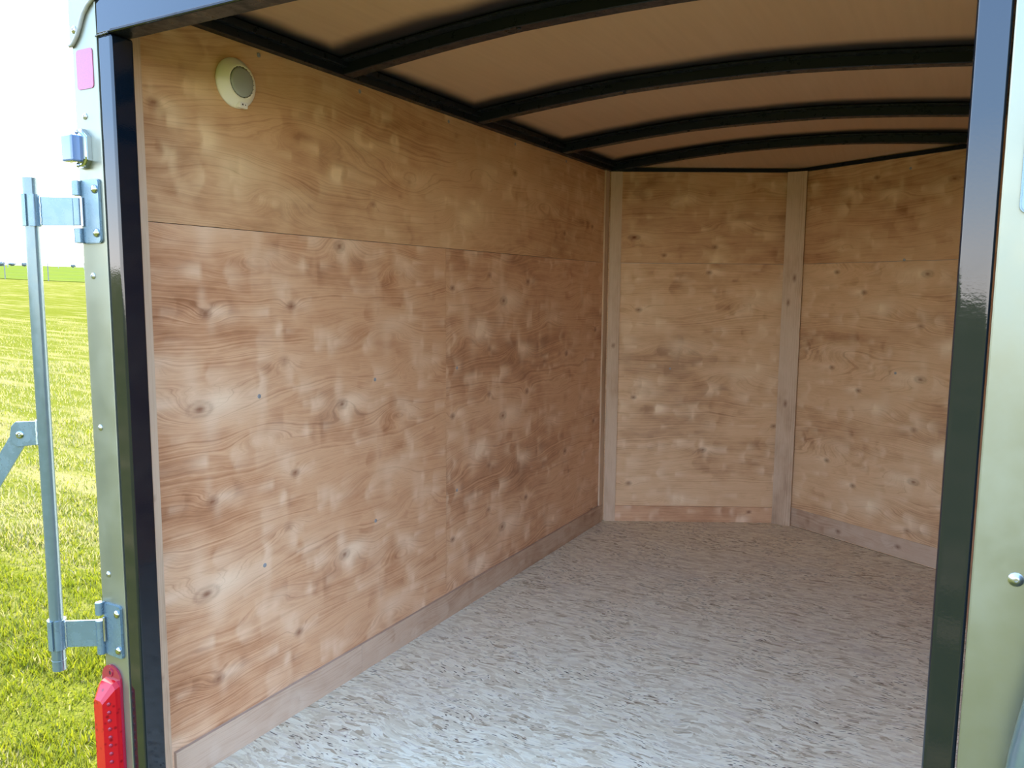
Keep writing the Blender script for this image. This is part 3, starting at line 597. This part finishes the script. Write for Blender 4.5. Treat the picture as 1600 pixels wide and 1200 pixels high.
bm = bmesh.new(); lathe(bm, c_, ax_, [(0, 0), (.0075, 0), (.0075, .0018), (.0055, .0036), (.0036, .0036), (.0032, .0024), (.0018, .0024), (.0015, .0042), (0, .0048)], 28); obj('pivot_bolt', bm, M_CHROME, lg, smooth=45)
bm = bmesh.new(); dx, dz = .53, -.85; L_ = math.hypot(dx, dz); dx /= L_; dz /= L_; hw = .0168
far = (PB[0]+dx*.42, PB[1]+dz*.42); arm = []
for c0, sg in ((PB, -1), (far, 1)):
    for k in range(9):
        a = math.atan2(sg*dz, sg*dx)-math.pi/2+math.pi*k/8; arm.append((c0[0]+hw*math.cos(a), c0[1]+hw*math.sin(a)))
prism(bm, arm, -.0072, -.0027, DM); obj('link_arm', bm, M_ZINC, db)

# tail lamp on the left corner trim
tl = empty('tail_lamp', (-.815, -.002, .12), 'long red tail lamp at the foot of the left corner trim', 'tail lamp')
def capsule(x0, x1, z0, z1, n=12):
    r = (x1-x0)/2; cx = (x0+x1)/2; pts = []
    for k in range(n+1): a = math.pi*k/n; pts.append((cx+r*math.cos(a), z1-r+r*math.sin(a)))
    for k in range(n+1): a = math.pi+math.pi*k/n; pts.append((cx+r*math.cos(a), z0+r+r*math.sin(a)))
    return pts
bm = prism(bmesh.new(), capsule(-.842, -.779, -.05, .365), .0016, .006, XZ); bp = obj('base_plate', bm, M_REDR, tl)
# faceted lens body: chamfered ends and sides
def loft(bm, loops):
    rr = [[bm.verts.new(p) for p in l] for l in loops]; n = len(rr[0])
    for a, b_ in zip(rr, rr[1:]):
        for k in range(n): bm.faces.new((a[k], a[(k+1) % n], b_[(k+1) % n], b_[k]))
    bm.faces.new(rr[0][::-1]); bm.faces.new(rr[-1]); bmesh.ops.recalc_face_normals(bm, faces=bm.faces[:]); return bm
def oct_(x0, x1, z0, z1, c, y): return [(x0+c, y, z0), (x1-c, y, z0), (x1, y, z0+c), (x1, y, z1-c), (x1-c, y, z1), (x0+c, y, z1), (x0, y, z1-c), (x0, y, z0+c)]
bm = loft(bmesh.new(), [oct_(-.840, -.783, -.02, .334, .010, -.0055), oct_(-.839, -.784, -.015, .331, .010, -.016), oct_(-.826, -.797, .004, .300, .006, -.038)])
obj('lens', bm, M_RED, tl)
bm = bmesh.new()
for k in range(16):
    for x, y in ((-.8335, -.0275), (-.7905, -.0275)):
        lathe(bm, (x, y, .015+k*.0185), (-1 if x < -.81 else 1, -.62, 0), [(.0042, -.001), (.0042, .0006), (.002, .0016), (0, .0018)], 10)
obj('led_dots', bm, M_REDR, tl, smooth=True)['kind'] = 'stuff'
bm = bmesh.new(); lathe(bm, (-.811, -.006, .349), (0, -1, 0), [(0, .0005), (.0045, .0005), (.0045, .0022), (.0088, .0022), (.0092, .0005), (.0095, -.001), (0, -.001)], 20, (.8, 1.1)); obj('screw_boss', bm, M_REDR, bp, smooth=40)
bm = bmesh.new(); lathe(bm, (-.811, -.0070, .349), (0, -1, 0), [(.0040, -.001), (.0040, .0006), (0, .0006)], 16); obj('screw', bm, M_DARK, bp)

# curved galvanised bar beside the right post
bm = bmesh.new()
pth = [(.838, -.024, .90), (.837, -.024, .86), (.8355, -.025, .82), (.833, -.026, .78), (.829, -.028, .745), (.823, -.030, .71), (.818, -.031, .675), (.8155, -.031, .64), (.816, -.031, .60), (.819, -.031, .55), (.821, -.031, .45), (.821, -.031, .38)]
P2 = []
for i in range(len(pth)-1):
    for k in range(4): f_ = k/4; P2.append(tuple(a*(1-f_)+b_*f_ for a, b_ in zip(pth[i], pth[i+1])))
P2.append(pth[-1])
tube(bm, P2, .023, 24, (1, 1)); tag(obj('grab_bar', bm, M_PIPE, smooth=50), 'curved pale galvanised bar at the lower right photo edge', 'bar')

# ------------------------------------------------------------------ dome lamp on the left wall
dl = empty('dome_lamp', (-W, .383, 1.650), 'round cream dome lamp with grey lens high on the left wall', 'lamp')
C = Vector((-W, .383, 1.6495))
bm = bmesh.new(); lathe(bm, C+Vector((.0003, 0, 0)), (1, 0, 0), [(0, 0), (.056, 0), (.0575, .002), (.0575, .005), (.056, .009), (.050, .0165), (.043, .0225), (.039, .0255), (.0365, .0262), (.0352, .0255), (.0352, .018), (0, .018)], 64); obj('base_ring', bm, M_CREAM, dl, smooth=50)
bm = bmesh.new(); lathe(bm, C, (1, 0, 0), [(0, .0185), (.0338, .0185), (.0338, .0255), (.0325, .0285), (.028, .0305), (.015, .0320), (0, .0324)], 56); obj('lens', bm, M_LENSG, dl, smooth=45)
bm = bmesh.new()
for k in range(22):
    a = 2*math.pi*k/22; lathe(bm, C+Vector((.0250, .0350*math.cos(a), .0350*math.sin(a))), (1, 0, 0), [(0, 0), (.0011, 0), (.0009, .002), (0, .0022)], 6)
obj('clip_ring', bm, M_CHROME, dl)['kind'] = 'stuff'
bm = bmesh.new(); box(bm, -W+.012, -W+.021, .375, .403, 1.592, 1.606, .0015, 2); obj('switch_tab', bm, M_CREAM, dl, smooth=40)
bm = bmesh.new(); box(bm, -W+.0205, -W+.0217, .381, .402, 1.5935, 1.6055); st = obj('sticker', bm, M_STICK, dl)
bm = bmesh.new(); box(bm, -W+.0216, -W+.0220, .385, .389, 1.598, 1.602); box(bm, -W+.0216, -W+.0220, .394, .3965, 1.5985, 1.601)
obj('print', bm, M_INK, st)

# screws in the plywood
def wall_screw(p, n, parent, r=.0058):
    bm = bmesh.new(); p = Vector(p); n = Vector(n).normalized()
    lathe(bm, p-n*.002, n, [(0, 0), (r, 0), (r, .0026), (r*.6, .0036), (r*.25, .0034), (0, .0028)], 14); o = obj('screw', bm, M_WSCREW, None, smooth=50); o.parent = parent
    return o
for y, z in ((.431, .895), (.889, .895), (1.341, .894), (.433, .451), (.884, .455), (1.341, .452), (.461, 1.734), (.837, 1.729), (1.291, 1.729), (1.749, 1.729), (2.205, 1.729)): wall_screw((-W, y, z), (1, 0, 0), wall_l)
for u, z in ((.328, .786),): wall_screw(Vector((-W, LC, z))+VU*u, NL, nose_l, .005)
for u, z in ((.356, 1.699), (.358, 1.313), (.365, .82)): wall_screw(Vector((W, LC, z))+VR*u, NR, nose_r, .006)

# ------------------------------------------------------------------ outdoors
GN = (.026, -.002)
def gz(x, y): return -.52-GN[0]*x-GN[1]*y
def sheet(name, xs, ys, material, dz=0, **k):
    bm = bmesh.new(); g = [[bm.verts.new((x, y, gz(x, y)+dz)) for y in ys] for x in xs]
    for i in range(len(xs)-1):
        for j in range(len(ys)-1): bm.faces.new((g[i][j], g[i+1][j], g[i+1][j+1], g[i][j+1]))
    return obj(name, bm, material, **k)
def ray(px, py):
    d = fw+r2*((px-800)/FPX)-u2*((py-600)/FPX); return d
# ground: one large sheet; the crop field beyond the fence is a thin layer over it
sheet('ground', [-4000, -1000, -200, -40, 0, 40, 200, 1000], [-1000, -100, 0, 40, 400, 4000], M_GROUND, kind='structure')
def ghit(px, py):
    d = ray(px, py); k = (-.52-GN[0]*CAM.x-GN[1]*CAM.y-CAM.z)/(d.z+GN[0]*d.x+GN[1]*d.y); return CAM+d*k
sheet('crop_field', [-4000, -1000, -300, -150, -60, -20], [51.7, 60, 100, 400, 1500, 4000], M_FIELD, dz=.05, kind='structure')

# grass blades of the mown field near the trailer
def grass(name, mats, regions):
    V = []; F = []; MI = []; k = 0
    lf = waves(201, 16, 1.6, 1.6); lc = waves(205, 20, 7, 7); ld = waves(209, 16, .9, 2.4)
    cx, cy = -.84, 0.0
    for r0, r1, dens, hh in regions:
        a0, a1 = math.radians(128), math.radians(178)      # wedge of field left of the trailer
        n = int(dens*.5*(a1-a0)*(r1*r1-r0*r0)); rr = np.sqrt(rng.uniform(r0*r0, r1*r1, n)); aa = rng.uniform(a0, a1, n)
        x = cx+.5+rr*np.cos(aa); y = -.6+rr*np.sin(aa); ok = x < -.95; x = x[ok]; y = y[ok]; n = len(x)
        cl = lc(x, y); lo = lf(x, y); dry = np.clip(.34+.42*ld(x, y)+.13*(np.hypot(x, y)-3.5), .04, .93)
        keep = rng.uniform(0, 1, n) < np.clip(.75+.35*cl, .15, 1)*np.clip((30-np.hypot(x, y))/12, 0, 1); x, y, cl, lo, dry = (q[keep] for q in (x, y, cl, lo, dry)); n = len(x)
        h = hh*(.75+.25*np.clip(cl, -1, 1.5)+.2*lo)*rng.uniform(.5, 1.3, n); h = np.clip(h, .012, .09)
        wd = hh*.06*rng.uniform(.7, 1.4, n); an = rng.uniform(0, 6.283, n); ln = rng.uniform(.1, .9, n)*h; la = rng.uniform(0, 6.283, n)
        z = -.522-GN[0]*x-GN[1]*y; c, s = np.cos(an)*wd, np.sin(an)*wd; lx, ly = np.cos(la)*ln, np.sin(la)*ln
        P = np.empty((n, 5, 3))
        P[:, 0] = np.stack([x-c, y-s, z], 1); P[:, 1] = np.stack([x+c, y+s, z], 1)
        P[:, 2] = np.stack([x+c*.75+lx*.4, y+s*.75+ly*.4, z+h*.6], 1); P[:, 3] = np.stack([x-c*.75+lx*.4, y-s*.75+ly*.4, z+h*.6], 1)
        P[:, 4] = np.stack([x+lx, y+ly, z+h], 1)
        b_ = k+np.arange(n)*5; V.append(P.reshape(-1, 3)); k += n*5
        q = np.stack([b_, b_+1, b_+2, b_+3], 1); t3 = np.stack([b_+3, b_+2, b_+4], 1)
        F.append((q, t3)); u = rng.uniform(0, 1, n); mi = np.where(u < dry, 2, np.where(rng.uniform(0, 1, n) < .45, 1, 0)); MI.append(mi)
    co = np.vstack(V); loops = []; starts = []; tot = []; mis = []; pos = 0
    for (q, t3), mi in zip(F, MI):
        loops += [q.ravel(), t3.ravel()]; n = len(q)
        starts += [pos+np.arange(n)*4, pos+4*n+np.arange(n)*3]; pos += 7*n; mis += [mi, mi]
    me = bpy.data.meshes.new(name); me.vertices.add(len(co)); me.vertices.foreach_set('co', co.ravel().astype(np.float32))
    L = np.concatenate(loops).astype(np.int32); S_ = np.concatenate(starts).astype(np.int32)
    me.loops.add(len(L)); me.loops.foreach_set('vertex_index', L); me.polygons.add(len(S_)); me.polygons.foreach_set('loop_start', S_)
    me.polygons.foreach_set('material_index', np.concatenate(mis).astype(np.int32)); me.update(calc_edges=True); me.validate()
    for m in mats: me.materials.append(m)
    o = bpy.data.objects.new(name, me); COL.objects.link(o); return o
tag(grass('grass', M_BLADES, [(.4, 3.2, 8500, .046), (3.2, 5.5, 5000, .048), (5.5, 9, 1500, .055), (9, 15, 420, .06), (15, 30, 110, .065)]),
    'sunlit short green and dry grass of the field left of the trailer', 'grass', kind='stuff')

# wire fence between mown strip and crop field: steel posts and thin wires
fence = empty('wire_fence', (-88, 51.6, gz(-88, 51.6)), 'thin wire fence with steel posts between mown grass and crop field', 'fence')
xs = [-122, -112, -105, -97.6, -88.9, -80.6, -72, -63]
for x in xs:
    z = gz(x, 51.6); bm = bmesh.new(); box(bm, x-.045, x+.045, 51.56, 51.64, z-.1, z+2.0, .01, 1); box(bm, x-.07, x+.07, 51.59, 51.61, z+1.86, z+1.93)
    obj('post', bm, M_POST, fence)
for hgt in (.35, .75, 1.15, 1.55, 1.85):
    bm = bmesh.new(); tube(bm, [(x, 51.55, gz(x, 51.6)+hgt) for x in xs], .004, 5); obj('wire', bm, M_POST, fence)
# far poles and trees on the horizon
def place(px, dist):
    d = ray(px, 413); d = Vector((d.x, d.y, 0)).normalized(); return CAM.x+d.x*dist, CAM.y+d.y*dist
for px, dist, hgt, lab in ((12, 520, 5.2, 'far utility pole with a crossarm, leftmost on the horizon'), (91, 640, 3.4, 'tiny far pole on the horizon right of the galvanised pipe'), (131, 560, 4.3, 'tiny far pole on the horizon beside the corner trim')):
    x, y = place(px, dist); z = gz(x, y); u_ = empty('utility_pole', (x, y, z), lab, 'pole', None)
    bm = bmesh.new(); cyl(bm, (x, y, z-1), (x, y, z+hgt), .20, 8); obj('pole', bm, M_POLE, u_)
    bm = bmesh.new(); box(bm, x-.9, x+.9, y-.8, y+.8, z+hgt*.78, z+hgt*.78+.2); obj('crossarm', bm, M_POLE, u_)
for i, (px, dist, rw, rh, lab) in enumerate(((1, 900, 2.8, 2.2, 'dark far tree at the very left of the horizon'), (5, 950, 1.5, 2.0, 'small far tree left of the utility pole'), (19, 900, 3.2, 1.3, 'low far tree behind the leftmost fence post'), (38, 850, 2.4, 1.5, 'low dark far tree touching the left side of the galvanised pipe'), (114, 800, 1.8, 1.2, 'small pale far tree between pipe and corner trim'))):
    x, y = place(px, dist); z = gz(x, y)+2.3; bm = bmesh.new(); bmesh.ops.create_icosphere(bm, subdivisions=3, radius=1)
    for v in bm.verts:
        q = v.co.copy(); k = 1+.18*math.sin(7*q.x+i)+.14*math.sin(9*q.y+2*i)+.12*math.sin(11*q.z); v.co = Vector((x+q.x*rw*k, y+q.y*rw*k, z+q.z*rh*k))
    tr = empty('far_tree', (x, y, gz(x, y)), lab, 'tree', 'far trees on the horizon'); obj('crown', bm, M_FAR, tr, smooth=True)
    bm = bmesh.new(); cyl(bm, (x, y, gz(x, y)-.5), (x, y, z), .25, 8); obj('trunk', bm, M_POLE, tr)
